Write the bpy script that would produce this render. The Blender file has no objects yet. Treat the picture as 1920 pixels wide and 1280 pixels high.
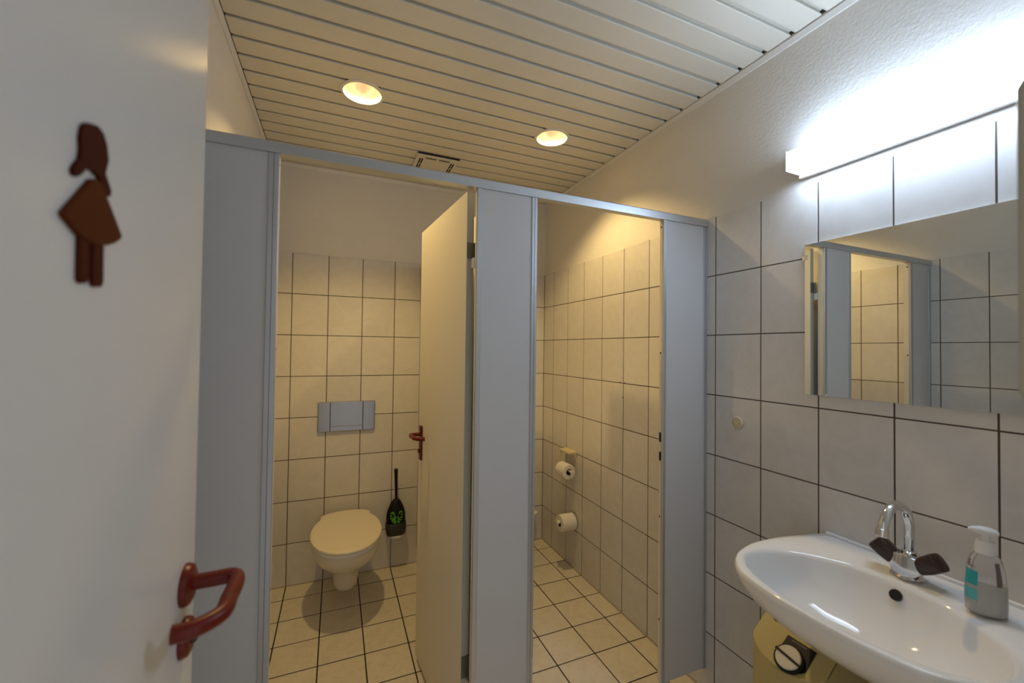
import bpy, bmesh, math, random
from mathutils import Vector, Matrix
random.seed(7)
scene = bpy.context.scene
COL = scene.collection

# ------------------------------------------------------------------ camera
F_PX, YAW, PITCH, ROLL, CAM_H = 774.34, 0.4012, 0.0181, 0.0123, 1.4288
cam_data = bpy.data.cameras.new('camera')
cam = bpy.data.objects.new('camera', cam_data)
COL.objects.link(cam)
fw = Vector((math.sin(YAW)*math.cos(PITCH), math.cos(YAW)*math.cos(PITCH), math.sin(PITCH)))
rt0 = Vector((math.cos(YAW), -math.sin(YAW), 0)); up0 = rt0.cross(fw)
rt = rt0*math.cos(ROLL) + up0*math.sin(ROLL)
up = -rt0*math.sin(ROLL) + up0*math.cos(ROLL)
m = Matrix((rt, up, -fw)).transposed().to_4x4()
m.translation = (0, 0, CAM_H)
cam.matrix_world = m
cam_data.sensor_width = 36.0
cam_data.lens = F_PX*36.0/1920.0
cam_data.clip_start = 0.02
cam_data.dof.use_dof = True
cam_data.dof.focus_distance = 2.1
cam_data.dof.aperture_fstop = 2.6
scene.camera = cam

# ------------------------------------------------------------------ world, exposure
world = bpy.data.worlds.new('world'); scene.world = world
world.use_nodes = True
bg = world.node_tree.nodes['Background']
bg.inputs[0].default_value = (1.0, 0.98, 0.95, 1); bg.inputs[1].default_value = 0.24
scene.view_settings.view_transform = 'Standard'
scene.view_settings.look = 'None'
scene.view_settings.gamma = 1.0
scene.view_settings.exposure = 1.3
scene.view_settings.use_curve_mapping = False

WARM = (1.0, 0.69, 0.27)
COOL = (0.60, 0.76, 1.0)
DOWNLIGHT_W = 18.0
LAMP_EMIT = 9.2

# ------------------------------------------------------------------ room dimensions
XL, XR, YB, YF, ZC = -0.378, 1.4547, 2.804, 0.05, 2.5347
TW, TH = 0.2, 0.2495
TILE_TOP = 8*TH - 0.003
GAP = 0.0042

# ------------------------------------------------------------------ materials
def new_mat(name):
    mt = bpy.data.materials.new(name); mt.use_nodes = True
    nt = mt.node_tree
    return mt, nt, nt.nodes['Principled BSDF']

def simple(name, col, rough=0.5, metal=0.0, spec=0.5, bump=0.0, bscale=200.0, var=0.0, vscale=8.0, coat=0.0):
    mt, nt, b = new_mat(name)
    b.inputs['Base Color'].default_value = (*col, 1)
    b.inputs['Roughness'].default_value = rough
    b.inputs['Metallic'].default_value = metal
    b.inputs['Specular IOR Level'].default_value = spec
    b.inputs['Coat Weight'].default_value = coat
    tc = nt.nodes.new('ShaderNodeNewGeometry')
    if var > 0:
        n = nt.nodes.new('ShaderNodeTexNoise'); n.inputs['Scale'].default_value = vscale
        n.inputs['Detail'].default_value = 4
        nt.links.new(tc.outputs['Position'], n.inputs['Vector'])
        r = nt.nodes.new('ShaderNodeValToRGB')
        r.color_ramp.elements[0].position = 0.3; r.color_ramp.elements[1].position = 0.7
        r.color_ramp.elements[0].color = (*[c*(1-var) for c in col], 1)
        r.color_ramp.elements[1].color = (*[min(1, c*(1+var*0.4)) for c in col], 1)
        nt.links.new(n.outputs['Fac'], r.inputs['Fac'])
        nt.links.new(r.outputs['Color'], b.inputs['Base Color'])
    if bump > 0:
        n2 = nt.nodes.new('ShaderNodeTexNoise'); n2.inputs['Scale'].default_value = bscale
        n2.inputs['Detail'].default_value = 3
        nt.links.new(tc.outputs['Position'], n2.inputs['Vector'])
        bp = nt.nodes.new('ShaderNodeBump'); bp.inputs['Strength'].default_value = bump
        bp.inputs['Distance'].default_value = 0.003
        nt.links.new(n2.outputs['Fac'], bp.inputs['Height'])
        nt.links.new(bp.outputs['Normal'], b.inputs['Normal'])
    return mt

def tile_mat(name, base, vein, scale, rough, amount):
    """glazed tile: soft cloudy marbling that differs from tile to tile"""
    mt, nt, b = new_mat(name)
    N = nt.nodes.new; L = nt.links.new
    geo = N('ShaderNodeNewGeometry'); oi = N('ShaderNodeObjectInfo')
    mul = N('ShaderNodeVectorMath'); mul.operation = 'SCALE'; mul.inputs['Scale'].default_value = 37.0
    comb = N('ShaderNodeCombineXYZ')
    L(oi.outputs['Random'], comb.inputs[0]); L(oi.outputs['Random'], comb.inputs[1]); L(oi.outputs['Random'], comb.inputs[2])
    L(comb.outputs[0], mul.inputs[0])
    add = N('ShaderNodeVectorMath'); add.operation = 'ADD'
    L(geo.outputs['Position'], add.inputs[0]); L(mul.outputs[0], add.inputs[1])
    n = N('ShaderNodeTexNoise'); n.inputs['Scale'].default_value = scale; n.inputs['Detail'].default_value = 6
    n.inputs['Roughness'].default_value = 0.6; n.inputs['Distortion'].default_value = 1.6
    L(add.outputs[0], n.inputs['Vector'])
    r = N('ShaderNodeValToRGB')
    r.color_ramp.elements[0].position = 0.36; r.color_ramp.elements[1].position = 0.36 + amount
    r.color_ramp.elements[0].color = (*vein, 1); r.color_ramp.elements[1].color = (*base, 1)
    L(n.outputs['Fac'], r.inputs['Fac'])
    hsv = N('ShaderNodeHueSaturation')
    mr = N('ShaderNodeMapRange'); mr.inputs['To Min'].default_value = 0.96; mr.inputs['To Max'].default_value = 1.03
    L(oi.outputs['Random'], mr.inputs['Value']); L(mr.outputs[0], hsv.inputs['Value'])
    L(r.outputs['Color'], hsv.inputs['Color']); L(hsv.outputs['Color'], b.inputs['Base Color'])
    b.inputs['Roughness'].default_value = rough
    b.inputs['Specular IOR Level'].default_value = 0.4
    n2 = N('ShaderNodeTexNoise'); n2.inputs['Scale'].default_value = 14; L(geo.outputs['Position'], n2.inputs['Vector'])
    bp = N('ShaderNodeBump'); bp.inputs['Strength'].default_value = 0.05; bp.inputs['Distance'].default_value = 0.01
    L(n2.outputs['Fac'], bp.inputs['Height']); L(bp.outputs['Normal'], b.inputs['Normal'])
    return mt

M = {}
M['wall_tile'] = tile_mat('wall_tile_glaze', (0.70, 0.675, 0.64), (0.655, 0.63, 0.595), 9, 0.30, 0.26)
M['floor_tile'] = tile_mat('floor_tile_glaze', (0.72, 0.665, 0.56), (0.66, 0.60, 0.50), 16, 0.38, 0.2)
M['grout'] = simple('dark_grout', (0.080, 0.060, 0.048), 0.9, bump=0.2)
M['floor_grout'] = simple('dark_floor_grout', (0.034, 0.023, 0.018), 0.9, bump=0.2)
M['plaster'] = simple('white_rough_plaster', (0.74, 0.715, 0.67), 0.85, spec=0.2, bump=0.42, bscale=95, var=0.02)
M['ceiling'] = simple('cream_painted_aluminium', (0.70, 0.665, 0.57), 0.42, var=0.02, vscale=3)
M['dark'] = simple('dark_void', (0.012, 0.011, 0.010), 0.9)
M['trim'] = simple('white_wall_angle', (0.72, 0.70, 0.65), 0.45)
M['panel'] = simple('light_grey_laminate', (0.575, 0.57, 0.565), 0.45, bump=0.03, bscale=900, var=0.012, vscale=5)
M['alu'] = simple('satin_anodised_aluminium', (0.56, 0.585, 0.61), 0.38, metal=0.75, bump=0.02, bscale=300)
M['cream'] = simple('cream_laminate', (0.74, 0.69, 0.57), 0.5, var=0.015, vscale=4)
M['dooredge'] = simple('grey_green_door_edge', (0.44, 0.45, 0.40), 0.5)
M['door'] = simple('white_painted_door', (0.66, 0.655, 0.635), 0.22, spec=0.22, bump=0.03, bscale=60, var=0.012, vscale=3)
M['red'] = simple('red_brown_nylon', (0.125, 0.009, 0.0035), 0.34, spec=0.3)
M['sign_dark'] = simple('dark_maroon_plastic', (0.050, 0.0075, 0.003), 0.6, spec=0.08)
M['sign_mid'] = simple('rust_brown_plastic', (0.088, 0.0200, 0.004), 0.6, spec=0.08)
M['sign_leg'] = simple('maroon_plastic', (0.060, 0.0100, 0.004), 0.6, spec=0.08)
M['groove'] = simple('shadowed_aluminium_groove', (0.22, 0.24, 0.27), 0.5, metal=0.5)
M['key'] = simple('dark_lock_metal', (0.06, 0.06, 0.055), 0.35, metal=0.8)
M['hinge'] = simple('dark_grey_hinge', (0.17, 0.18, 0.155), 0.42, metal=0.5)
M['ceramic'] = simple('white_glazed_ceramic', (0.80, 0.79, 0.775), 0.07, spec=0.55)
M['toilet'] = simple('cream_white_ceramic', (0.78, 0.73, 0.63), 0.16)
M['lid'] = simple('cream_plastic_lid', (0.79, 0.72, 0.585), 0.28)
M['steel'] = simple('brushed_stainless', (0.40, 0.40, 0.41), 0.30, metal=1.0, bump=0.02, bscale=500)
M['chrome'] = simple('chrome', (0.74, 0.75, 0.76), 0.07, metal=1.0)
M['brown'] = simple('dark_brown_plastic', (0.030, 0.012, 0.008), 0.22)
M['black'] = simple('black_plastic', (0.006, 0.006, 0.006), 0.45, spec=0.25)
M['charcoal'] = simple('charcoal_plastic', (0.030, 0.028, 0.026), 0.4)
M['lime'] = simple('lime_green_print', (0.10, 0.42, 0.015), 0.5)
M['white'] = simple('white_plastic', (0.80, 0.79, 0.76), 0.35)
M['ivory'] = simple('ivory_plastic', (0.66, 0.58, 0.36), 0.35)
M['heater'] = simple('yellowed_ivory_plastic', (0.47, 0.385, 0.165), 0.4, var=0.03)
M['knob'] = simple('pale_grey_plastic', (0.62, 0.59, 0.55), 0.25)
M['paper'] = simple('white_tissue_paper', (0.82, 0.79, 0.73), 0.95, spec=0.1, bump=0.2, bscale=300)
M['card'] = simple('brown_card_tube', (0.10, 0.075, 0.05), 0.9)
M['teal'] = simple('teal_label_print', (0.02, 0.34, 0.38), 0.4)
M['teal2'] = simple('pale_teal_label_print', (0.10, 0.46, 0.48), 0.4)
M['ink'] = simple('grey_brown_print', (0.16, 0.12, 0.12), 0.5)
M['dispenser'] = simple('grey_beige_dispenser', (0.40, 0.375, 0.28), 0.45)
M['reflector'] = simple('pearly_reflector', (0.86, 0.83, 0.80), 0.22, metal=0.85, bump=0.1, bscale=60)
M['mirror'] = simple('mirror_silver', (0.80, 0.83, 0.81), 0.0, metal=1.0)

def emit_mat(name, col, strength):
    mt, nt, b = new_mat(name)
    b.inputs['Base Color'].default_value = (0.8, 0.8, 0.8, 1)
    b.inputs['Emission Color'].default_value = (*col, 1)
    b.inputs['Emission Strength'].default_value = strength
    return mt
M['bulb'] = emit_mat('warm_bulb', (1.0, 0.88, 0.78), 0.75)
M['tube'] = emit_mat('opal_diffuser_lit', COOL, LAMP_EMIT)

def liquid_mat():
    mt, nt, b = new_mat('milky_soap_bottle')
    b.inputs['Base Color'].default_value = (0.82, 0.83, 0.80, 1)
    b.inputs['Roughness'].default_value = 0.12
    b.inputs['Transmission Weight'].default_value = 0.15
    b.inputs['IOR'].default_value = 1.35
    return mt
M['soap'] = liquid_mat()
def clear_mat():
    mt, nt, b = new_mat('clear_plastic')
    b.inputs['Base Color'].default_value = (0.86, 0.85, 0.84, 1)
    b.inputs['Roughness'].default_value = 0.10
    b.inputs['Transmission Weight'].default_value = 0.85
    b.inputs['IOR'].default_value = 1.25
    return mt
M['clear'] = clear_mat()

# ------------------------------------------------------------------ helpers
def link(name, me, mat=None, parent=None, smooth=False):
    o = bpy.data.objects.new(name, me); COL.objects.link(o)
    if mat is not None and not me.materials: me.materials.append(mat)
    if smooth:
        for p in me.polygons: p.use_smooth = True
    if parent is not None:
        o.parent = parent
        o.matrix_parent_inverse = parent.matrix_world.inverted() if parent.type != 'EMPTY' else Matrix.Translation(parent.location).inverted()
    return o

def from_bm(name, bm, mat, parent=None, smooth=False, bevel=0.0, seg=2, subsurf=0, angle=True):
    bmesh.ops.recalc_face_normals(bm, faces=bm.faces)
    if bevel > 0:
        bmesh.ops.bevel(bm, geom=[e for e in bm.edges if e.calc_face_angle(0) > 0.5], offset=bevel, segments=seg, affect='EDGES', profile=0.5)
    me = bpy.data.meshes.new(name); bm.to_mesh(me); bm.free()
    o = link(name, me, mat, parent, smooth)
    if smooth and angle:
        me.set_sharp_from_angle(angle=math.radians(38))
    if bevel > 0 and smooth:
        wn = o.modifiers.new('weighted_normal', 'WEIGHTED_NORMAL'); wn.keep_sharp = True
    if subsurf:
        md = o.modifiers.new('subsurf', 'SUBSURF'); md.levels = subsurf; md.render_levels = subsurf
    return o

def add_box(bm, x0, x1, y0, y1, z0, z1):
    v = [bm.verts.new(p) for p in [(x0,y0,z0),(x1,y0,z0),(x1,y1,z0),(x0,y1,z0),(x0,y0,z1),(x1,y0,z1),(x1,y1,z1),(x0,y1,z1)]]
    for f in [(0,3,2,1),(4,5,6,7),(0,1,5,4),(1,2,6,5),(2,3,7,6),(3,0,4,7)]:
        bm.faces.new([v[i] for i in f])

def box(name, x0, x1, y0, y1, z0, z1, mat, parent=None, bevel=0.0, seg=2):
    bm = bmesh.new(); add_box(bm, x0, x1, y0, y1, z0, z1)
    return from_bm(name, bm, mat, parent, smooth=bevel > 0, bevel=bevel, seg=seg)

def loft(bm, rings, cap0=True, cap1=True):
    vr = [[bm.verts.new(p) for p in r] for r in rings]
    n = len(vr[0])
    for a, b in zip(vr[:-1], vr[1:]):
        for i in range(n):
            bm.faces.new((a[i], a[(i+1) % n], b[(i+1) % n], b[i]))
    if cap0: bm.faces.new(vr[0][::-1])
    if cap1: bm.faces.new(vr[-1])
    return vr

def frame(d):
    d = Vector(d).normalized()
    a = Vector((0, 0, 1)) if abs(d.z) < 0.9 else Vector((1, 0, 0))
    u = d.cross(a).normalized(); v = u.cross(d).normalized()
    return u, v, d

def lathe(name, base, axis, prof, mat, parent=None, n=28, caps=(True, True), sy=1.0, smooth=True):
    """prof: list of (radius, distance along axis)"""
    u, v, d = frame(axis); base = Vector(base)
    bm = bmesh.new()
    rings = [[base + d*h + (u*math.cos(2*math.pi*i/n) + v*sy*math.sin(2*math.pi*i/n))*r for i in range(n)] for r, h in prof]
    loft(bm, rings, *caps)
    return from_bm(name, bm, mat, parent, smooth=smooth)

def tube(name, pts, rad, mat, parent=None, n=16, sub=8, smooth_path=True):
    P = [Vector(p) for p in pts]
    if smooth_path:
        Q = []
        for i in range(len(P)-1):
            p0 = P[max(i-1, 0)]; p1 = P[i]; p2 = P[i+1]; p3 = P[min(i+2, len(P)-1)]
            for k in range(sub):
                t = k/sub
                Q.append(0.5*((2*p1) + (p2-p0)*t + (2*p0-5*p1+4*p2-p3)*t*t + (3*p1-p0-3*p2+p3)*t**3))
        Q.append(P[-1])
    else: Q = P
    R = rad if callable(rad) else (lambda t: rad)
    bm = bmesh.new(); rings = []
    d0 = (Q[1]-Q[0]).normalized(); u, v, _ = frame(d0)
    for i, q in enumerate(Q):
        d = (Q[min(i+1, len(Q)-1)] - Q[max(i-1, 0)]).normalized()
        u = (u - d*u.dot(d)).normalized(); v = d.cross(u)
        r = R(i/(len(Q)-1))
        rings.append([q + (u*math.cos(2*math.pi*k/n) + v*math.sin(2*math.pi*k/n))*r for k in range(n)])
    loft(bm, rings)
    return from_bm(name, bm, mat, parent, smooth=True)

def prism(name, pts, direction, mat, parent=None, bevel=0.0, seg=2, smooth=True):
    """extrude a planar polygon (3D points) along direction"""
    bm = bmesh.new(); d = Vector(direction)
    a = [bm.verts.new(Vector(p)) for p in pts]; b = [bm.verts.new(Vector(p)+d) for p in pts]
    n = len(pts)
    bm.faces.new(a[::-1]); bm.faces.new(b)
    for i in range(n): bm.faces.new((a[i], a[(i+1) % n], b[(i+1) % n], b[i]))
    return from_bm(name, bm, mat, parent, smooth=smooth, bevel=bevel, seg=seg)

def tag(o, label, cat, group=None, kind=None):
    o['label'] = label; o['category'] = cat
    if group: o['group'] = group
    if kind: o['kind'] = kind
    return o

def empty(name, loc, label, cat, group=None):
    o = bpy.data.objects.new(name, None); COL.objects.link(o)
    o.location = loc; o.empty_display_size = 0.05
    return tag(o, label, cat, group)

def struct(name, bm, mat, label, cat):
    o = from_bm(name, bm, mat); return tag(o, label, cat, kind='structure')

def copy_tree(o, delta, parent=None):
    c = o.copy(); COL.objects.link(c)
    if parent is None: c.location = o.location + Vector(delta)
    else: c.parent = parent; c.matrix_parent_inverse = o.matrix_parent_inverse.copy()
    for ch in [x for x in bpy.data.objects if x.parent == o]: copy_tree(ch, delta, c)
    return c

# ------------------------------------------------------------------ room shell
bm = bmesh.new(); add_box(bm, XR+0.004, XR+0.12, -0.10, YB+0.12, -0.10, 2.80)
wall_right = struct('wall_right', bm, M['plaster'], 'right wall, grey-white tiles below, rough white plaster above, behind the sink', 'wall')
bm = bmesh.new(); add_box(bm, XL-0.12, XL-0.004, -0.10, YB+0.12, -0.10, 2.80)
wall_left = struct('wall_left', bm, M['plaster'], 'left wall, tiled with white plaster above, partly behind the open entry door', 'wall')
bm = bmesh.new(); add_box(bm, XL-0.004, XR+0.004, YB+0.004, YB+0.12, -0.10, 2.80)
wall_back = struct('wall_back', bm, M['plaster'], 'back wall of the stalls, tiled with white plaster above', 'wall')
bm = bmesh.new()
add_box(bm, XL-0.004, -0.27, -0.08, YF, 0, 2.80); add_box(bm, 0.60, XR+0.004, -0.08, YF, 0, 2.80); add_box(bm, -0.27, 0.60, -0.08, YF, 2.10, 2.80)
wall_front = struct('wall_front', bm, M['plaster'], 'wall with the entrance doorway behind the camera', 'wall')
bm = bmesh.new(); add_box(bm, XL-0.004, XR+0.004, -0.10, YB+0.004, -0.10, -0.0008)
floor = struct('floor', bm, M['floor_grout'], 'cream square tiled floor with dark grout lines', 'floor')
bm = bmesh.new(); add_box(bm, XL-0.004, XR+0.004, -0.08, YB+0.004, 2.72, 2.80)
ceiling = struct('ceiling', bm, M['dark'], 'cream suspended ceiling of long metal panels', 'ceiling')

# grout beds behind the wall tiles
box('grout_bed', XR+0.0007, XR+0.0045, YF, YB+0.002, 0, TILE_TOP, M['grout'], wall_right)
box('grout_bed', XL-0.0045, XL-0.0007, YF, YB+0.002, 0, TILE_TOP, M['grout'], wall_left)
box('grout_bed', XL-0.0006, XR+0.0006, YB+0.0007, YB+0.0045, 0, TILE_TOP, M['grout'], wall_back)

_tiles = {}
def tile_mesh(w, h, mat, key):
    k = (round(w, 4), round(h, 4), key)
    if k in _tiles: return _tiles[k]
    bm = bmesh.new(); t, b = 0.006, 0.0006
    def q(x, y, z): return bm.verts.new((x, y, z))
    base = [q(0,0,-t), q(w,0,-t), q(w,h,-t), q(0,h,-t)]
    mid = [q(0,0,-b), q(w,0,-b), q(w,h,-b), q(0,h,-b)]
    top = [q(b,b,0), q(w-b,b,0), q(w-b,h-b,0), q(b,h-b,0)]
    for A, B in ((base, mid), (mid, top)):
        for i in range(4): bm.faces.new((A[i], A[(i+1) % 4], B[(i+1) % 4], B[i]))
    bm.faces.new(top)
    bmesh.ops.recalc_face_normals(bm, faces=bm.faces)
    me = bpy.data.meshes.new('tile'); bm.to_mesh(me); bm.free(); me.materials.append(mat)
    _tiles[k] = me
    return me

def lay(parent, origin, ua, va, na, us, vs, mat, key, gap=GAP):
    """us, vs: joint positions along the two axes; one tile object per cell"""
    ua, va, na = Vector(ua), Vector(va), Vector(na)
    R = Matrix((ua, va, na)).transposed()
    for i in range(len(us)-1):
        for j in range(len(vs)-1):
            u0, u1 = us[i]+gap/2, us[i+1]-gap/2; v0, v1 = vs[j]+gap/2, vs[j+1]-gap/2
            if u1-u0 < 0.012 or v1-v0 < 0.012: continue
            o = bpy.data.objects.new('tile', tile_mesh(u1-u0, v1-v0, mat, key)); COL.objects.link(o)
            mm = R.to_4x4() @ Matrix.Rotation(random.uniform(-1, 1)*0.0018, 4, 'X') @ Matrix.Rotation(random.uniform(-1, 1)*0.0018, 4, 'Y')
            mm.translation = Vector(origin) + ua*u0 + va*v0 + na*random.uniform(-0.0003, 0.0003)
            o.parent = parent; o.matrix_local = mm

rows = [k*TH for k in range(8)] + [TILE_TOP+GAP/2]
rows[0] = -GAP/2+0.0005
# joint positions measured on the walls
jy = sorted([YF] + [2.8549-0.2*i for i in range(1, 15) if 2.8549-0.2*i > YF+0.02] + [YB])
jx = sorted([XL] + [-0.2533+0.2*i for i in range(0, 9) if -0.2533+0.2*i < XR-0.01] + [XR])
# right wall: u = +Y reversed so that u x v = n
lay(wall_right, (XR, 0, 0), (0, -1, 0), (0, 0, 1), (-1, 0, 0), [-y for y in jy[::-1]], rows, M['wall_tile'], 'w')
lay(wall_left, (XL, 0, 0), (0, 1, 0), (0, 0, 1), (1, 0, 0), jy, rows, M['wall_tile'], 'w')
lay(wall_back, (0, YB, 0), (1, 0, 0), (0, 0, 1), (0, -1, 0), jx, rows, M['wall_tile'], 'w')
fyj = sorted([-0.10] + [YB-0.146-0.2002*j for j in range(0, 14) if YB-0.146-0.2002*j > -0.08] + [YB])
lay(floor, (0, 0, 0), (1, 0, 0), (0, 1, 0), (0, 0, 1), jx, fyj, M['floor_tile'], 'f', 0.0058)

# soft sealant where the floor meets the walls
sm = simple('beige_sealant', (0.40, 0.33, 0.25), 0.7)
for b in ((XL, XR, YB-0.005, YB-0.0005), (XR-0.005, XR-0.0005, YF, YB-0.005), (XL+0.0005, XL+0.005, YF, YB-0.005)):
    box('sealant', b[0], b[1], b[2], b[3], -0.0005, 0.0035, sm, floor)

# chipped plaster patch low on the back wall beside the left corner
bm = bmesh.new()
pp = [(-0.345,0.165),(-0.322,0.158),(-0.316,0.13),(-0.309,0.118),(-0.313,0.098),(-0.306,0.085),(-0.318,0.07),(-0.314,0.055),(-0.345,0.05)]
vs_ = [bm.verts.new((x, YB-0.0012, z)) for x, z in pp]; c = bm.verts.new((-0.328, YB-0.005, 0.11))
for i in range(len(vs_)): bm.faces.new((vs_[i], vs_[(i+1) % len(vs_)], c))
from_bm('plaster_patch', bm, M['plaster'], wall_back)
# small dark drill marks in a joint of the right stall wall
for (y, z) in ((1.881, 1.253), (1.842, 1.252), (1.859, 1.168)):
    lathe('drill_mark', (XR-0.0002, y, z), (-1, 0, 0), [(0.0032, 0), (0.0028, 0.0007)], M['dark'], wall_right, n=8)

# ------------------------------------------------------------------ ceiling panels
DL = [(0.083, 1.895), (1.015, 1.893)]
HOLE_R = 0.084
def panel_obj(y0, y1):
    """one linear panel: flat face, rolled sloping edges, flange"""
    y0 -= 0.004; y1 -= 0.004
    x0, x1 = XL+0.0125, XR-0.0125
    prof = [(y0+0.0035, 0.022), (y0+0.0035, 0.017), (y0+0.0185, 0.0168), (y0+0.0185, 0.0046), (y0+0.0135, 0.0042), (y0+0.0140, 0.0012), (y0+0.0155, 0), (y1-0.0080, 0), (y1-0.0025, 0.0012), (y1, 0.0030), (y1, 0.022)]
    bm = bmesh.new()
    a = [bm.verts.new((x0, y, ZC+z)) for y, z in prof]; b = [bm.verts.new((x1, y, ZC+z)) for y, z in prof]
    n = len(prof)
    for i in range(n): bm.faces.new((a[i], a[(i+1) % n], b[(i+1) % n], b[i]))
    bm.faces.new(a); bm.faces.new(b[::-1])
    return from_bm('ceiling_panel', bm, M['ceiling'], ceiling)
cj = [0.8265 + 0.1004*k for k in range(-8, 20)]
cj = [y for y in cj if y < YB-0.02] + [YB-0.012]
cutters = []
for cx, cy in DL:
    c = lathe('cutter', (cx, cy, ZC-0.05), (0, 0, 1), [(HOLE_R, 0), (HOLE_R, 0.15)], M['dark'], None, n=48)
    cutters.append((c, cx, cy))
for y0, y1 in zip(cj[:-1], cj[1:]):
    o = panel_obj(y0, y1)
    hit = [c for c, cx, cy in cutters if y0 < cy+HOLE_R and y1 > cy-HOLE_R]
    if hit:
        for c in hit:
            md = o.modifiers.new('hole', 'BOOLEAN'); md.operation = 'DIFFERENCE'; md.object = c; md.solver = 'EXACT'
        dg = bpy.context.evaluated_depsgraph_get(); dg.update()
        me = bpy.data.meshes.new_from_object(o.evaluated_get(dg))
        o.modifiers.clear(); o.data = me
for c, _, _ in cutters: bpy.data.objects.remove(c, do_unlink=True)

# wall angles round the ceiling
def trim(name, prof, direction, label):
    o = prism(name, prof, direction, M['trim'], None, smooth=False); tag(o, label, 'trim', kind='structure'); return o
zt, zu = ZC-0.021, ZC+0.004
trim('trim_1', [(XR+0.004, YF, zt), (XR-0.0015, YF, zt), (XR-0.0095, YF, ZC-0.004), (XR-0.0095, YF, zu), (XR+0.004, YF, zu)], (0, YB-YF, 0), 'white ceiling edge strip along the top of the right wall')
trim('trim_2', [(XL-0.004, YF, zt), (XL+0.0015, YF, zt), (XL+0.0095, YF, ZC-0.004), (XL+0.0095, YF, zu), (XL-0.004, YF, zu)], (0, YB-YF, 0), 'cream ceiling edge strip along the top of the left wall')
trim('trim_3', [(XL+0.0096, YB+0.004, zt), (XL+0.0096, YB-0.0015, zt), (XL+0.0096, YB-0.0095, ZC-0.004), (XL+0.0096, YB-0.0095, zu), (XL+0.0096, YB+0.004, zu)], (XR-XL-0.0192, 0, 0), 'cream ceiling edge strip along the top of the back wall')

# ------------------------------------------------------------------ downlights
names = ['round recessed downlight in the ceiling above the left stall', 'round recessed downlight in the ceiling above the right stall']
for (cx, cy), lab in zip(DL, names):
    t = empty('ceiling_downlight', (cx, cy, ZC), lab, 'downlight', 'recessed ceiling downlights')
    lathe('trim_ring', (cx, cy, ZC-0.006), (0, 0, 1), [(0.0775, 0.006), (0.0785, 0.001), (0.081, 0), (0.090, 0.002), (0.0915, 0.0058)], M['trim'], t, n=56, caps=(False, False))
    lathe('reflector', (cx, cy, ZC-0.004), (0, 0, 1), [(0.0785, 0), (0.0785, 0.012), (0.077, 0.03), (0.071, 0.06), (0.060, 0.09), (0.045, 0.11), (0.02, 0.118)], M['reflector'], t, n=56, caps=(False, True))
    for s in (-1, 1):
        tube('bulb', [(cx-0.030, cy+s*0.014, ZC+0.082), (cx+0.030, cy+s*0.014, ZC+0.082)], 0.008, M['bulb'], t, n=12, smooth_path=False)
    ld = bpy.data.lights.new('downlight_lamp', 'SPOT'); ld.spot_size = math.radians(118); ld.spot_blend = 0.45; ld.energy = DOWNLIGHT_W; ld.color = WARM; ld.shadow_soft_size = 0.034
    lo = bpy.data.objects.new('lamp', ld); COL.objects.link(lo); lo.parent = t; lo.location = (0, 0, 0.060)

# ------------------------------------------------------------------ air vent
t = empty('ceiling_vent', (0.522, 2.455, ZC), 'square cream air vent with corner slots in the ceiling', 'vent')
box('cover', 0.400, 0.645, 2.336, 2.580, ZC-0.012, ZC-0.0005, M['ceiling'], t, bevel=0.003)
box('shadow_gap', 0.402, 0.643, 2.3335, 2.3365, ZC-0.009, ZC-0.0002, M['dark'], t)
zc = ZC-0.0125
for sx in (0, 1):
    for k in range(2):
        xx = (0.424+k*0.013) if sx == 0 else (0.621-k*0.013)
        box('slot', xx-0.0042, xx+0.0042, 2.385, 2.455, zc, zc+0.002, M['dark'], t)
        box('slot', xx-0.0042, xx+0.0042, 2.462, 2.530, zc, zc+0.002, M['dark'], t)
for k in range(2):
    yy = 2.366+k*0.010
    for a, b in ((0.452, 0.515), (0.530, 0.593)):
        box('slot', a, b, yy-0.003, yy+0.003, zc, zc+0.002, M['dark'], t)
        box('slot', a, b, 2.916-yy-0.002, 2.916-yy+0.002, zc, zc+0.002, M['dark'], t)

# ------------------------------------------------------------------ cubicle partition
PY, PZ0, PZ1 = 1.296, 0.100, 1.993
RAIL_Z = 1.9615
t = empty('cubicle_partition', (0.53, PY+0.02, 0), 'grey toilet cubicle front with silver aluminium frame spanning the room', 'partition')
prism('top_rail', [(XL, PY-0.003, RAIL_Z), (XL, PY-0.003, PZ1-0.004), (XL, PY+0.001, PZ1), (XL, PY+0.022, PZ1), (XL, PY+0.026, PZ1-0.004), (XL, PY+0.026, RAIL_Z)], (XR-XL-0.001, 0, 0), M['alu'], t, smooth=False)
def front_panel(x0, x1, lw, rw, lj, rj, ld=0.0225, rd=0.0225):
    p = box('panel', x0+lw-0.004, x1-rw+0.004, PY+0.004, PY+0.019, PZ0, RAIL_Z+0.001, M['panel'], t)
    def profile(a, b, grooves):
        pr = box('edge_profile', a, b, PY, PY+0.010, PZ0-0.002, RAIL_Z, M['alu'], t, bevel=0.0012, seg=1)
        for g in grooves: box('groove', g-0.0009, g+0.0009, PY-0.0004, PY+0.001, PZ0, RAIL_Z-0.001, M['groove'], pr)
    profile(x0, x0+lw, [x0+lw*0.5] if lw > 0.019 else [])
    profile(x1-rw, x1, [x1-rw*0.5] if rw > 0.019 else [])
    for a, b, on, dp in ((x0+0.001, x0+0.02, lj, ld), (x1-0.02, x1-0.001, rj, rd)):
        if on: box('jamb', a, b, PY+0.010, PY+dp, PZ0, RAIL_Z, M['cream'], t)
        else: box('wall_channel', a, b, PY+0.010, PY+0.022, PZ0, RAIL_Z, M['alu'], t)
    return p
front_panel(XL+0.001, -0.155, 0.02, 0.026, False, True, rd=0.033)
front_panel(0.420, 0.642, 0.0175, 0.021, True, True, rd=0.033)
front_panel(1.213, XR-0.001, 0.0165, 0.0205, True, False)
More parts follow.
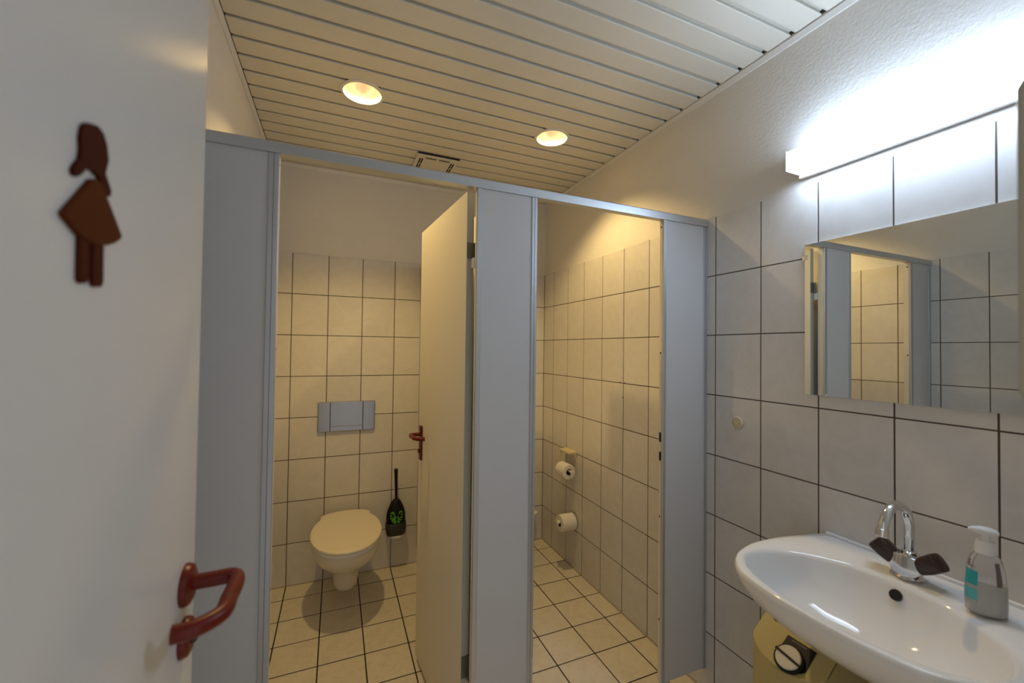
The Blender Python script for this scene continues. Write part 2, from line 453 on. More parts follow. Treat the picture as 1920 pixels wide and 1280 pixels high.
for fx in (-0.19, 0.445, 0.617, 1.240):
    lathe('foot', (fx, PY+0.0115, 0.0), (0, 0, 1), [(0.024, 0.0006), (0.024, 0.006), (0.012, 0.010), (0.012, PZ0+0.001)], M['alu'], t, n=18)
# strike plate slots in the right jamb
for z0, z1 in ((1.060, 1.098), (0.985, 1.020)):
    box('strike_slot', 1.2128, 1.2145, PY+0.010, PY+0.020, z0, z1, M['dark'], t)
for z in (1.935, 1.42, 0.76, 0.35):
    lathe('screw', (1.2142, PY+0.016, z), (-1, 0, 0), [(0.004, 0), (0.0035, 0.001)], M['key'], t, n=10)
    lathe('screw', (-0.1562, PY+0.016, z), (1, 0, 0), [(0.004, 0), (0.0035, 0.001)], M['key'], t, n=10)

t = empty('cubicle_divider', (0.531, 2.05, 0), 'cream dividing panel between the two stalls, behind the open left door', 'divider')
box('divider_panel', 0.516, 0.546, PY+0.0235, YB-0.0008, PZ0, PZ1-0.02, M['cream'], t)
box('wall_channel', 0.513, 0.5155, YB-0.03, YB-0.0008, PZ0, PZ1-0.02, M['alu'], t)
box('wall_channel', 0.5465, 0.549, YB-0.03, YB-0.0008, PZ0, PZ1-0.02, M['alu'], t)
lathe('foot', (0.531, 2.30, 0.0), (0, 0, 1), [(0.024, 0.0006), (0.024, 0.006), (0.012, 0.010), (0.012, PZ0)], M['alu'], t, n=18)

# ------------------------------------------------------------------ cubicle doors
def lever(parent, base, out, along, mat, reach=0.052, length=0.115, rad=0.0095):
    """U-shaped nylon lever: neck, grip, return"""
    b, o, a = Vector(base), Vector(out), Vector(along)
    pts = [b, b+o*(reach*0.45), b+o*(reach*0.86), b+o*reach+a*0.020, b+o*reach+a*(length*0.5), b+o*(reach*0.98)+a*(length-0.030), b+o*(reach*0.62)+a*(length-0.006), b+o*(reach*0.26)+a*(length-0.002)]
    return tube('lever', pts, rad, mat, parent, n=18, sub=7)

def cubicle_door(hx, y0, thick, length, ang, label, face):
    """door leaf hinged near (hx, y0); face=-1: the face seen is on -X side"""
    t = empty('cubicle_door', (hx, y0, 0), label, 'door')
    d = Vector((math.sin(ang), math.cos(ang), 0)); nrm = Vector((math.cos(ang), -math.sin(ang), 0))
    z0, z1 = 0.030, 1.965
    def P(u, n, z): return Vector((hx, y0, z)) + d*u + nrm*n
    prism('leaf', [P(0.0015, 0, z0), P(length, 0, z0), P(length, thick, z0), P(0.0015, thick, z0)], (0, 0, z1-z0), M['cream'], t, smooth=False)
    prism('edge_strip', [P(0, 0.0008, z0+0.0005), P(0.0016, 0.0008, z0+0.0005), P(0.0016, thick-0.0008, z0+0.0005), P(0, thick-0.0008, z0+0.0005)], (0, 0, z1-z0-0.001), M['dooredge'], t, smooth=False)
    for za, zb in ((1.735, 1.790), (0.325, 0.398)):
        h = prism('hinge', [P(-0.0015, 0.0005, za), P(0, 0.0005, za), P(0, thick+0.001, za), P(-0.0015, thick+0.001, za)], (0, 0, zb-za), M['hinge'], t, smooth=False)
        yb_ = PY+0.0232 if face < 0 else PY+0.0337
        hx_ = 0.421 if face < 0 else 0.641
        box('hinge_bracket', min(hx_, hx_-face*0.004*-1)-0.002, max(hx_, hx_)+0.002, yb_, 1.347, za-0.035, za-0.002, M['cream'], h)
        lathe('pin', P(-0.004, thick+0.005 if face < 0 else -0.005, za-0.03), (0, 0, 1), [(0.0055, 0), (0.0055, zb-za+0.03)], M['hinge'], h, n=14)
    # handle sets on both faces, near the free edge
    for s in (-1, 1):
        n0 = 0 if s < 0 else thick
        o = nrm*s; uc = length-0.050
        pl_ = [P(uc-0.016, n0, 0.925), P(uc+0.016, n0, 0.925), P(uc+0.016, n0, 1.078), P(uc-0.016, n0, 1.078)]
        hd = prism('handle_plate', pl_, o*0.009, M['red'], t, bevel=0.003)
        lever(hd, P(uc, n0, 1.040)+o*0.004, o, -d, M['red'], reach=0.050, length=0.11, rad=0.0085)
        lathe('lock_knob', P(uc, n0, 0.965)+o*0.008, o, [(0.009, 0), (0.009, 0.006), (0.007, 0.008)], M['red'], hd, n=16)
    return t
cubicle_door(0.4015, 1.350, 0.026, 0.583, -0.0765, 'cream cubicle door of the left stall, standing open with red-brown lever', -1)
cubicle_door(0.641, 1.350, 0.026, 0.583, 0.045, 'cream cubicle door of the right stall, seen only in the mirror', 1)

# ------------------------------------------------------------------ entry door
DX, DE = -0.21, 0.840
bm = bmesh.new(); add_box(bm, DX-0.040, DX, 0.02, DE, 0.012, 2.060)
door = from_bm('door_1', bm, M['door'], smooth=True, bevel=0.0025)
tag(door, 'large white entry door standing open at the left with red-brown handle', 'door', kind='structure')
for zc_, rr, nm in ((1.058, 0.031, 'lever_rose'), (0.978, 0.029, 'key_rose')):
    r_ = lathe(nm, (DX, 0.790, zc_), (1, 0, 0), [(rr, 0), (rr, 0.004), (rr*0.93, 0.009), (rr*0.72, 0.012)], M['red'], door, n=36)
    if nm == 'key_rose':
        lathe('lock_cylinder', (DX+0.011, 0.790, zc_), (1, 0, 0), [(0.010, 0), (0.010, 0.006), (0.008, 0.0075)], M['key'], r_, n=20)
lv = lever(door, (DX+0.006, 0.790, 1.060), (1, 0, 0), (0, -1, 0), M['red'], reach=0.066, length=0.135, rad=0.0115)
lv.name = 'lever'
for z in (0.25, 1.0, 1.80):
    lathe('hinge', (DX+0.004, 0.018, z), (0, 0, 1), [(0.008, 0), (0.008, 0.09)], M['hinge'], door, n=14)
box('latch_plate', DX-0.030, DX-0.010, DE-0.0005, DE+0.001, 0.93, 1.12, M['steel'], door)

# woman pictogram on the door
t = empty('restroom_sign', (DX, 0.50, 1.48), 'red-brown woman pictogram sign on the white entry door', 'sign')
head = [(0.485,1.626),(0.498,1.630),(0.508,1.628),(0.515,1.620),(0.519,1.606),(0.514,1.592),(0.526,1.579),(0.524,1.573),(0.516,1.570),(0.503,1.584),(0.492,1.586),(0.481,1.583),(0.474,1.575),(0.466,1.570),(0.462,1.574),(0.465,1.580),(0.472,1.588),(0.4735,1.597),(0.472,1.606),(0.474,1.616),(0.478,1.622)]
dress = [(0.489,1.577),(0.497,1.580),(0.505,1.578),(0.545,1.540),(0.543,1.536),(0.533,1.530),(0.518,1.524),(0.498,1.520),(0.476,1.521),(0.451,1.532),(0.449,1.535)]
def flat(nm, pts, mt, h):
    return prism(nm, [(DX, y, z) for y, z in pts], (h, 0, 0), mt, t, bevel=0.0009)
flat('hair', head, M['sign_dark'], 0.004)
flat('dress', dress, M['sign_mid'], 0.0055)
for a, b in ((0.4745, 0.4895), (0.4965, 0.5145)):
    flat('leg', [(a, 1.521), (b, 1.523), (b+0.001, 1.487), (b-0.003, 1.4825), (a+0.004, 1.4815), (a+0.001, 1.485)], M['sign_leg'], 0.004)

# ------------------------------------------------------------------ toilets
def superD(cx, a, yf, yb, z, n=48, p=2.3):
    """plan outline: rounded front at yf, straight sides to yb (wall side)"""
    pts = []; ym = yf + min(a*1.35, (yb-yf)*0.75)
    for i in range(n):
        th = 2*math.pi*i/n
        c, s = math.cos(th), math.sin(th)
        x = cx + a*math.copysign(abs(c)**(2/p), c)
        y = ym + (math.copysign(abs(s)**(2/p), s))*((yb-ym) if s > 0 else (ym-yf))
        pts.append(Vector((x, y, z)))
    return pts
def make_toilet(label):
    cx = 0.070
    t = empty('wall_hung_toilet', (cx, YB, 0.10), label, 'toilet', 'wall hung toilets')
    bm = bmesh.new()
    prof = [(0.088,0.048,2.470,2.60),(0.096,0.058,2.455,2.64),(0.118,0.064,2.445,2.70),(0.150,0.067,2.435,2.78),(0.185,0.073,2.425,2.80),(0.215,0.088,2.395,2.80),(0.250,0.115,2.340,2.80),(0.290,0.142,2.275,2.80),(0.335,0.164,2.235,2.80),(0.372,0.174,2.214,2.80),(0.386,0.175,2.210,2.80),(0.390,0.170,2.216,2.795)]
    loft(bm, [superD(cx, a, yf, yb-0.001, z) for z, a, yf, yb in prof])
    body = from_bm('bowl', bm, M['toilet'], t, smooth=True, angle=False)
    box('outlet_ledge', cx-0.040, cx+0.040, 2.438, 2.46, 0.170, 0.176, M['toilet'], body, bevel=0.002)
    def oval(z, g, notch=True):
        half = [(0.0, 2.188),(0.05,2.197),(0.095,2.222),(0.135,2.268),(0.163,2.33),(0.180,2.40),(0.184,2.46),(0.180,2.53),(0.167,2.59),(0.152,2.632),(0.1425,2.648),(0.1395,2.658),(0.1385,2.690),(0.131,2.716),(0.10,2.740),(0.05,2.758),(0.0,2.762)]
        pts = [(cx+x, y) for x, y in half] + [(cx-x, y) for x, y in half[::-1][1:-1]]
        c = Vector((cx, 2.47))
        out = []
        for x, y in pts:
            v = Vector((x, y))-c; l = v.length
            v = c + v*((l-g)/l); out.append(Vector((v.x, v.y, z)))
        return out
    bm = bmesh.new(); loft(bm, [oval(0.391, 0.010), oval(0.393, 0.005), oval(0.405, 0.004), oval(0.408, 0.006)])
    from_bm('seat', bm, M['white'], t, smooth=True)
    bm = bmesh.new(); loft(bm, [oval(0.4085, 0.005), oval(0.411, 0.001), oval(0.417, 0.0), oval(0.422, 0.003), oval(0.4245, 0.010), oval(0.4255, 0.03)])
    from_bm('lid', bm, M['lid'], t, smooth=True)
    for s in (-1, 1):
        lathe('hinge', (cx+s*0.078-0.02, 2.735, 0.400), (1, 0, 0), [(0.010, 0), (0.010, 0.04)], M['white'], t, n=14)
    return t
t1 = make_toilet('white wall-hung toilet with closed lid in the left stall')
t2 = copy_tree(t1, (0.90, 0, 0)); t2['label'] = 'white wall-hung toilet in the right stall, hidden behind the middle panel'

def make_flush(label):
    t = empty('flush_plate', (0.067, YB, 0.99), label, 'flush plate', 'steel flush plates')
    box('plate', -0.100, 0.234, YB-0.014, YB-0.0004, 0.903, 1.088, M['steel'], t, bevel=0.004)
    for a, b in ((-0.096, -0.031), (-0.028, 0.160), (0.163, 0.230)):
        box('button' if a == -0.028 else 'side_cover', a, b, YB-0.0175, YB-0.0135, 0.907 if a != -0.028 else 0.936, 1.084, M['steel'], t, bevel=0.0015)
    box('button_lower_lip', -0.028, 0.160, YB-0.0165, YB-0.0135, 0.907, 0.9345, M['steel'], t, bevel=0.0012)
    for x in (-0.0295, 0.1615):
        box('slot', x-0.0012, x+0.0012, YB-0.0146, YB-0.0136, 0.906, 1.085, M['dark'], t)
    return t
f1 = make_flush('brushed steel flush plate on the tiles above the left stall toilet')
f2 = copy_tree(f1, (0.90, 0, 0)); f2['label'] = 'brushed steel flush plate in the right stall, hidden behind the middle panel'

# ------------------------------------------------------------------ brush brackets, holder and brush
def bracket(cx, label):
    t = empty('brush_wall_bracket', (cx, YB, 0.21), label, 'bracket', 'white brush brackets')
    box('back_plate', cx-0.028, cx+0.028, YB-0.010, YB-0.0004, 0.190, 0.290, M['white'], t, bevel=0.003)
    bm = bmesh.new()
    def ring(z, r): return [Vector((cx+0.045*r*math.cos(a)*1.25, YB-0.050-0.045*r*math.sin(a), z)) for a in [2*math.pi*i/28 for i in range(28)]]
    loft(bm, [ring(0.214, 0.80), ring(0.219, 0.96), ring(0.230, 1.0), ring(0.2335, 0.97)])
    from_bm('shelf', bm, M['white'], t, smooth=True)
    return t
bracket(0.372, 'white wall bracket under the black brush holder in the left stall')
bracket(1.332, 'empty white wall bracket low in the corner of the right stall')

BX, BY = 0.370, YB-0.055
t = empty('brush_holder', (BX, BY, 0.234), 'black brush holder with lime green bow print beside the left toilet', 'brush holder')
def ell(z, a, b, yo=0.0): return [Vector((BX+a*math.cos(2*math.pi*i/36), BY+yo+b*math.sin(2*math.pi*i/36), z)) for i in range(36)]
def sq(z, a, b):
    out = []
    for i in range(36):
        th = 2*math.pi*i/36; c, s = math.cos(th), math.sin(th)
        out.append(Vector((BX+a*math.copysign(abs(c)**0.55, c), BY+b*math.copysign(abs(s)**0.55, s), z)))
    return out
bm = bmesh.new(); loft(bm, [sq(0.2345, 0.054, 0.036), sq(0.240, 0.059, 0.040), sq(0.275, 0.064, 0.044), sq(0.305, 0.0635, 0.045), sq(0.312, 0.061, 0.043)])
from_bm('cup', bm, M['charcoal'], t, smooth=True)
bm = bmesh.new()
hood = [(0.306,0.058,0.041),(0.33,0.0600,0.041),(0.36,0.0585,0.039),(0.39,0.0525,0.036),(0.42,0.040,0.031),(0.44,0.030,0.025),(0.453,0.019,0.017),(0.459,0.008,0.008)]
loft(bm, [ell(*h) for h in hood])
hood_o = from_bm('hood', bm, M['black'], t, smooth=True, angle=False)
def hoodY(x, z):
    for (z0,a0,b0),(z1,a1,b1) in zip(hood[:-1], hood[1:]):
        if z0 <= z <= z1:
            k = (z-z0)/(z1-z0); a = a0+(a1-a0)*k; b = b0+(b1-b0)*k
            return BY - b*math.sqrt(max(0.0, 1-(x/a)**2))
    return BY-0.04
def dash(x0, z0, x1, z1, w0, w1):
    """a green printed wedge lying on the hood surface"""
    dx, dz = x1-x0, z1-z0; l = math.hypot(dx, dz); nx, nz = -dz/l*1.35, dx/l*1.35
    pts = [(x0+nx*w0, z0+nz*w0), (x0-nx*w0, z0-nz*w0), (x1-nx*w1, z1-nz*w1), (x1+nx*w1, z1+nz*w1)]
    bm = bmesh.new()
    loft(bm, [[Vector((BX+x, hoodY(x, z)-o, z)) for x, z in pts] for o in (-0.0005, 0.0014)])
    from_bm('printed_stripe', bm, M['lime'], hood_o)
for s in (-1, 1):
    dash(s*0.004, 0.352, s*0.034, 0.383, 0.002, 0.0055)
    dash(s*0.006, 0.346, s*0.037, 0.366, 0.002, 0.0050)
    dash(s*0.008, 0.341, s*0.036, 0.350, 0.002, 0.0046)
    dash(s*0.006, 0.336, s*0.030, 0.334, 0.0018, 0.0040)
    dash(s*0.004, 0.331, s*0.022, 0.320, 0.0016, 0.0034)
    dash(s*0.002, 0.327, s*0.011, 0.314, 0.0012, 0.0024)
    dash(s*0.012, 0.372, s*0.024, 0.388, 0.0016, 0.0032)

t = empty('toilet_brush', (BX, BY, 0.450), 'black toilet brush handle standing in the brush holder', 'toilet brush')
tube('handle', [(BX, BY, 0.452), (BX-0.001, BY-0.001, 0.52), (BX-0.003, BY-0.002, 0.60), (BX-0.004, BY-0.002, 0.645)], lambda k: 0.0075+0.0045*k, M['black'], t, n=14)
lathe('knob', (BX-0.004, BY-0.002, 0.640), (0, 0, 1), [(0.012, 0), (0.0122, 0.004), (0.0105, 0.008), (0.006, 0.011)], M['black'], t, n=16)

# ------------------------------------------------------------------ toilet paper in the right stall
t = empty('paper_roll_holder', (XR, 2.39, 0.74), 'ivory plastic paper holder bracket holding the upper toilet roll', 'paper holder')
box('wall_plate', XR-0.014, XR-0.0004, 2.322, 2.456, 0.725, 0.765, M['ivory'], t, bevel=0.004)
box('cover', XR-0.060, XR-0.010, 2.322, 2.452, 0.748, 0.763, M['ivory'], t, bevel=0.005)
tube('arm', [(XR-0.052, 2.442, 0.752), (XR-0.060, 2.445, 0.70), (XR-0.062, 2.442, 0.660), (XR-0.062, 2.42, 0.650), (XR-0.062, 2.285, 0.648)], 0.0065, M['ivory'], t, n=12)
lathe('end_knob', (XR-0.062, 2.290, 0.648), (0, -1, 0), [(0.010, 0), (0.012, 0.006), (0.010, 0.013)], M['white'], t, n=18)
def roll(base, axis, length, rad, label):
    t = empty('toilet_roll', base, label, 'toilet roll', 'toilet paper rolls')
    lathe('paper', base, axis, [(0.021, 0), (rad-0.002, 0), (rad, 0.002), (rad, length-0.002), (rad-0.002, length), (0.021, length), (0.021, 0)], M['paper'], t, n=40, caps=(False, False))
    lathe('core', base, axis, [(0.0209, 0.0005), (0.0209, length-0.0005), (0.019, length-0.0005), (0.019, 0.0005), (0.0209, 0.0005)], M['card'], t, n=28, caps=(False, False))
    return t
roll((XR-0.062, 2.415, 0.640), (0, -1, 0), 0.100, 0.047, 'white toilet paper roll hanging in the upper holder, right stall')
t = empty('spare_roll_peg', (XR, 2.345, 0.318), 'ivory wall peg holding the lower spare toilet roll', 'peg')
lathe('peg', (XR-0.0004, 2.345, 0.318), (-1, 0, 0), [(0.024, 0), (0.024, 0.004), (0.011, 0.007), (0.011, 0.115), (0.013, 0.120), (0.012, 0.128), (0.007, 0.131)], M['white'], t, n=24)
roll((XR-0.012, 2.345, 0.309), (-1, 0, 0), 0.100, 0.053, 'white spare toilet paper roll on the lower wall peg, right stall')

# ------------------------------------------------------------------ mirror
t = empty('wall_mirror', (XR, 0.592, 1.29), 'frameless rectangular mirror on the tiled wall above the sink', 'mirror')
MY0, MY1, MZ0, MZ1 = 0.292, 0.894, 1.290, 1.792
box('glass', XR-0.0050, XR-0.0006, MY0, MY1, MZ0, MZ1, M['mirror'], t)
for y, z in ((MY1, 1.748), (MY0, 1.748), (MY1-0.06, MZ0-0.001), (MY0+0.06, MZ0-0.001)):
    side = y in (MY0, MY1)
    o = box('clip', XR-0.0085, XR-0.0004, y-0.007, y+0.007, z-0.008 if side else z-0.003, z+0.008 if side else z+0.006, M['chrome'], t, bevel=0.0012)

# ------------------------------------------------------------------ wall lamp above mirror
t = empty('wall_lamp', (XR, 0.665, 2.03), 'bright white fluorescent strip lamp on the wall above the mirror', 'lamp')
LY0, LY1 = 0.330, 0.906
box('base_plate', XR-0.016, XR-0.0003, LY0, LY1, 2.020, 2.105, M['white'], t, bevel=0.001)
bm = bmesh.new(); add_box(bm, XR-0.088, XR-0.0165, LY0+0.004, LY1-0.004, 2.034, 2.096)
from_bm('diffuser', bm, M['tube'], t, bevel=0.006, smooth=True)
box('end_cap', XR-0.090, XR-0.0005, LY1-0.0045, LY1-0.0015+0.002, 2.030, 2.098, M['white'], t, bevel=0.001)
box('end_cap', XR-0.090, XR-0.0005, LY0-0.0005, LY0+0.0045, 2.030, 2.098, M['white'], t, bevel=0.001)

# ------------------------------------------------------------------ round plug on the tiles
t = empty('wall_plug_cover', (XR, 1.148, 1.151), 'small round ivory cap on the tiles left of the mirror', 'cap')
lathe('rim', (XR-0.0003, 1.148, 1.151), (-1, 0, 0), [(0.0235, 0), (0.0235, 0.006), (0.021, 0.009), (0.018, 0.0085)], M['ivory'], t, n=36, caps=(True, False))
lathe('disc', (XR-0.0003, 1.148, 1.151), (-1, 0, 0), [(0.0185, 0.001), (0.0185, 0.0065), (0.010, 0.0075)], M['ivory'], t, n=36)

# ------------------------------------------------------------------ wash basin
YC = 0.587
half = [(XR-0.0005,0.245),(1.41,0.257),(1.36,0.267),(1.30,0.280),(1.245,0.287),(1.19,0.288),(1.145,0.283),(1.074,0.262),(1.028,0.235),(0.988,0.190),(0.966,0.120),(0.957,0.060),(0.955,0.0)]
inner = [(1.322,0.0),(1.321,0.056),(1.305,0.115),(1.257,0.187),(1.210,0.226),(1.163,0.241),(1.11,0.244),(1.073,0.234),(1.035,0.195),(1.008,0.138),(0.988,0.070),(0.983,0.0)]
def catmull(P, closed=False, sub=10):
    Q = []; n = len(P)
    for i in range(n-1):
        p0, p1, p2, p3 = P[max(i-1, 0)], P[i], P[i+1], P[min(i+2, n-1)]
        for k in range(sub):
            t_ = k/sub
            Q.append(tuple(0.5*((2*b)+(c-a)*t_+(2*a-5*b+4*c-d)*t_*t_+(3*b-a-3*c+d)*t_**3) for a, b, c, d in zip(p0, p1, p2, p3)))
    Q.append(P[-1]); return Q
def mirror_closed(h):
    return h + [(x, -y) for x, y in h[::-1] if abs(y) > 1e-9]
Po = mirror_closed(catmull(half)); Pi = mirror_closed(catmull(inner))
CC = (1.165, 0.0)
def cast(poly, th):
    dx, dy = math.cos(th), math.sin(th); best = None
    for (x0, y0), (x1, y1) in zip(poly, poly[1:]+poly[:1]):
        ax, ay, bx, by = x0-CC[0], y0-CC[1], x1-x0, y1-y0
        den = dx*by - dy*bx
        if abs(den) < 1e-12: continue
        tt = (ax*by - ay*bx)/den; ss = (ax*dy - ay*dx)/den
        if tt > 0 and -1e-6 <= ss <= 1+1e-6: best = tt if best is None else max(best, tt)
    return (CC[0]+dx*best, dy*best)
NB = 112
angs = [2*math.pi*i/NB for i in range(NB)]
ro = [cast(Po, a) for a in angs]; ri = [cast(Pi, a) for a in angs]
def oring(z, sx, sy): return [Vector((XR-0.0005-(XR-0.0005-x)*sx, YC+y*sy, z)) for x, y in ro]
def mring(z, k, g=0.0): return [Vector((a[0]+(b[0]-a[0])*k, YC+a[1]+(b[1]-a[1])*k, z)) for a, b in zip(ro, ri)]
def bring(z, s, dx=0.0): return [Vector((1.165+dx*(1-s)+(x-1.165)*s, YC+y*s, z)) for x, y in ri]
rings = [oring(0.668,0.47,0.22), oring(0.676,0.57,0.36), oring(0.697,0.69,0.54), oring(0.724,0.79,0.70), oring(0.752,0.87,0.825), oring(0.780,0.935,0.915), oring(0.805,0.970,0.962), oring(0.825,0.990,0.988), oring(0.838,0.997,0.998), oring(0.846,0.999,1.0), oring(0.8525,0.992,0.991)]
rings += [mring(0.8545,0.16), mring(0.8550,0.32), mring(0.8545,0.55), mring(0.8525,0.75), mring(0.8485,0.90), mring(0.8435,1.0)]
rings += [bring(0.836,0.985), bring(0.820,0.960), bring(0.798,0.92), bring(0.772,0.845), bring(0.748,0.73), bring(0.728,0.58), bring(0.715,0.42), bring(0.707,0.26), bring(0.704,0.14), bring(0.702,0.07)]
t = empty('wash_basin', (XR, YC, 0.65), 'white oval ceramic wash basin fixed to the tiled wall', 'sink')
bm = bmesh.new(); loft(bm, rings)
basin = from_bm('bowl', bm, M['ceramic'], t, smooth=True, angle=False)
# low upstand where the deck meets the tiles
box('back_ledge', XR-0.012, XR-0.0006, YC-0.243, YC+0.243, 0.850, 0.861, M['ceramic'], t, bevel=0.004, seg=3)
# overflow hole and drain
lathe('overflow_hole', (1.3135, 0.590, 0.8185), (-0.86, 0, 0.50), [(0.0135, -0.004), (0.0135, 0.0022), (0.0125, 0.0032)], M['charcoal'], t, n=28)
lathe('overflow_void', (1.3135, 0.590, 0.8185), (-0.86, 0, 0.50), [(0.0118, 0), (0.0118, 0.0036)], M['dark'], t, n=28)
lathe('drain', (1.165, YC, 0.7025), (0, 0, 1), [(0.030, 0), (0.030, 0.003), (0.022, 0.0045), (0.018, 0.003)], M['chrome'], t, n=30)
# waste pipe under the bowl
t = empty('waste_pipe', (1.20, 0.56, 0.45), 'chrome waste pipe under the wash basin', 'pipe')
tube('trap', [(1.22, 0.587, 0.667), (1.22, 0.587, 0.56), (1.22, 0.580, 0.48), (1.22, 0.55, 0.45), (1.22, 0.52, 0.48), (1.26, 0.515, 0.53), (1.34, 0.515, 0.54), (1.44, 0.515, 0.54)], 0.016, M['chrome'], t, n=16)
lathe('wall_flange', (XR-0.0004, 0.515, 0.54), (-1, 0, 0), [(0.034, 0), (0.032, 0.006), (0.017, 0.012)], M['chrome'], t, n=24)

# ------------------------------------------------------------------ tap
t = empty('basin_tap', (1.375, 0.588, 0.856), 'chrome two-handle tap with curved spout and dark brown handles', 'tap')
TX, TY, TZ = 1.368, 0.588, 0.8555
lathe('base', (TX, TY, TZ+0.0003), (0, 0, 1), [(0.029, 0), (0.031, 0.003), (0.028, 0.008), (0.021, 0.014), (0.019, 0.024)], M['chrome'], t, n=36)
# wedge shaped body carrying the handles
bm = bmesh.new()
def bsec(y, w, z0, z1): return [Vector((TX-w, TY+y, z0)), Vector((TX-w*0.75, TY+y, z1)), Vector((TX+w*0.75, TY+y, z1)), Vector((TX+w, TY+y, z0))]
loft(bm, [bsec(-0.040,0.017,0.886,0.906), bsec(-0.024,0.027,0.868,0.912), bsec(0,0.033,0.863,0.915), bsec(0.024,0.027,0.868,0.912), bsec(0.040,0.017,0.886,0.906)])
from_bm('body', bm, M['chrome'], t, smooth=True, bevel=0.003)
tube('spout', [(TX+0.004,TY,0.905),(TX+0.005,TY,0.95),(TX+0.003,TY,0.995),(TX-0.014,TY,1.026),(TX-0.048,TY,1.045),(TX-0.084,TY,1.038),(TX-0.108,TY,1.012),(TX-0.116,TY,0.990)], 0.0110, M['chrome'], t, n=20)
lathe('aerator', (TX-0.1155, TY, 0.996), (-0.2, 0, -1), [(0.0108, 0), (0.0135, 0.002), (0.0135, 0.018), (0.0115, 0.020)], M['chrome'], t, n=24)
lathe('spout_collar', (TX+0.004, TY, 0.912), (0, 0, 1), [(0.017, 0), (0.016, 0.008), (0.0115, 0.011)], M['chrome'], t, n=24)
def handle(s):
    bm = bmesh.new()
    ax = Vector((-0.10, s*0.76, 0.62)).normalized(); u, v, d = frame(ax)
    base = Vector((TX-0.004, TY+s*0.019, 0.886))
    def rr(h, a, b):
        o = []
        for i in range(24):
            th = 2*math.pi*i/24; c, q = math.cos(th), math.sin(th)
            o.append(base + d*h + u*(a*math.copysign(abs(c)**0.6, c)) + v*(b*math.copysign(abs(q)**0.6, q)))
        return o
    loft(bm, [rr(0.0,0.014,0.014), rr(0.010,0.018,0.018), rr(0.028,0.021,0.021), rr(0.050,0.022,0.022), rr(0.058,0.021,0.021), rr(0.061,0.017,0.017)])
    from_bm('handle', bm, M['brown'], t, smooth=True)
handle(1); handle(-1)

# ------------------------------------------------------------------ soap bottle
t = empty('soap_bottle', (1.352, 0.437, 0.855), 'clear pump soap bottle with teal label on the sink ledge', 'soap bottle')
SX, SY, SZ = 1.338, 0.440, 0.8555
SA = math.radians(28)
def srot(x, y): return (SX + x*math.cos(SA) - y*math.sin(SA), SY + x*math.sin(SA) + y*math.cos(SA))
def sring(z, a, b, n=40):
    return [Vector((*srot(a*math.cos(2*math.pi*i/n), b*math.sin(2*math.pi*i/n)), SZ+z)) for i in range(n)]
bprof = [(0.0,0.019,0.028),(0.003,0.0225,0.032),(0.02,0.0235,0.033),(0.06,0.0235,0.0325),(0.100,0.0225,0.029),(0.122,0.0205,0.0245),(0.131,0.0165,0.018),(0.134,0.0135,0.014)]
bm = bmesh.new(); loft(bm, [sring(z, a, b) for z, a, b in bprof])
from_bm('bottle', bm, M['clear'], t, smooth=True, angle=False)
bm = bmesh.new(); loft(bm, [sring(z+0.002, a*0.94, b*0.95) for z, a, b in [(0.0,0.019,0.028),(0.003,0.0225,0.032),(0.02,0.0235,0.033),(0.06,0.0235,0.0325),(0.070,0.0232,0.032)]])
from_bm('soap_liquid', bm, M['soap'], t, smooth=True)
def sr(z):
    for (z0,a0,b0),(z1,a1,b1) in zip(bprof[:-1], bprof[1:]):
        if z0 <= z <= z1:
            k = (z-z0)/(z1-z0); return a0+(a1-a0)*k, b0+(b1-b0)*k
def label_patch(nm, th0, th1, z0, z1, mt):
    bm = bmesh.new(); na, nz = 8, 4; g = []
    for j in range(nz+1):
        z = z0+(z1-z0)*j/nz; a, b = sr(z); row = []
        for i in range(na+1):
            th = th0+(th1-th0)*i/na
            row.append(bm.verts.new((*srot((a+0.0004)*math.cos(th), (b+0.0004)*math.sin(th)), SZ+z)))
        g.append(row)
    for j in range(nz):
        for i in range(na): bm.faces.new((g[j][i], g[j][i+1], g[j+1][i+1], g[j+1][i]))
    from_bm(nm, bm, mt, t, smooth=True)
D2 = math.radians
label_patch('label', D2(98), D2(150), 0.062, 0.094, M['teal'])
label_patch('label', D2(98), D2(150), 0.030, 0.055, M['teal2'])
label_patch('label_print', D2(102), D2(116), 0.104, 0.116, M['ink'])
label_patch('label_print', D2(110), D2(136), 0.101, 0.104, M['ink'])
label_patch('label_print', D2(203), D2(222), 0.070, 0.120, M['ink'])
lathe('collar', (SX, SY, SZ+0.132), (0, 0, 1), [(0.0165, 0), (0.0170, 0.003), (0.0165, 0.018), (0.0145, 0.027), (0.008, 0.029), (0.0065, 0.042)], M['white'], t, n=28)
bm = bmesh.new()
hd = [(-0.026,0.004,0.177,0.182),(-0.020,0.0075,0.175,0.186),(-0.008,0.0115,0.172,0.190),(0.006,0.0125,0.171,0.190),(0.016,0.009,0.173,0.187),(0.020,0.004,0.176,0.183)]
loft(bm, [[Vector((SX+yy*0.35-w*math.sin(0)*0 + w*c*0.9, SY-yy*0.95+w*c*0.3, SZ+(z0+z1)/2+(z1-z0)/2*s)) for c, s in [(math.cos(2*math.pi*i/16), math.sin(2*math.pi*i/16)) for i in range(16)]] for yy, w, z0, z1 in hd])
from_bm('pump_head', bm, M['white'], t, smooth=True)

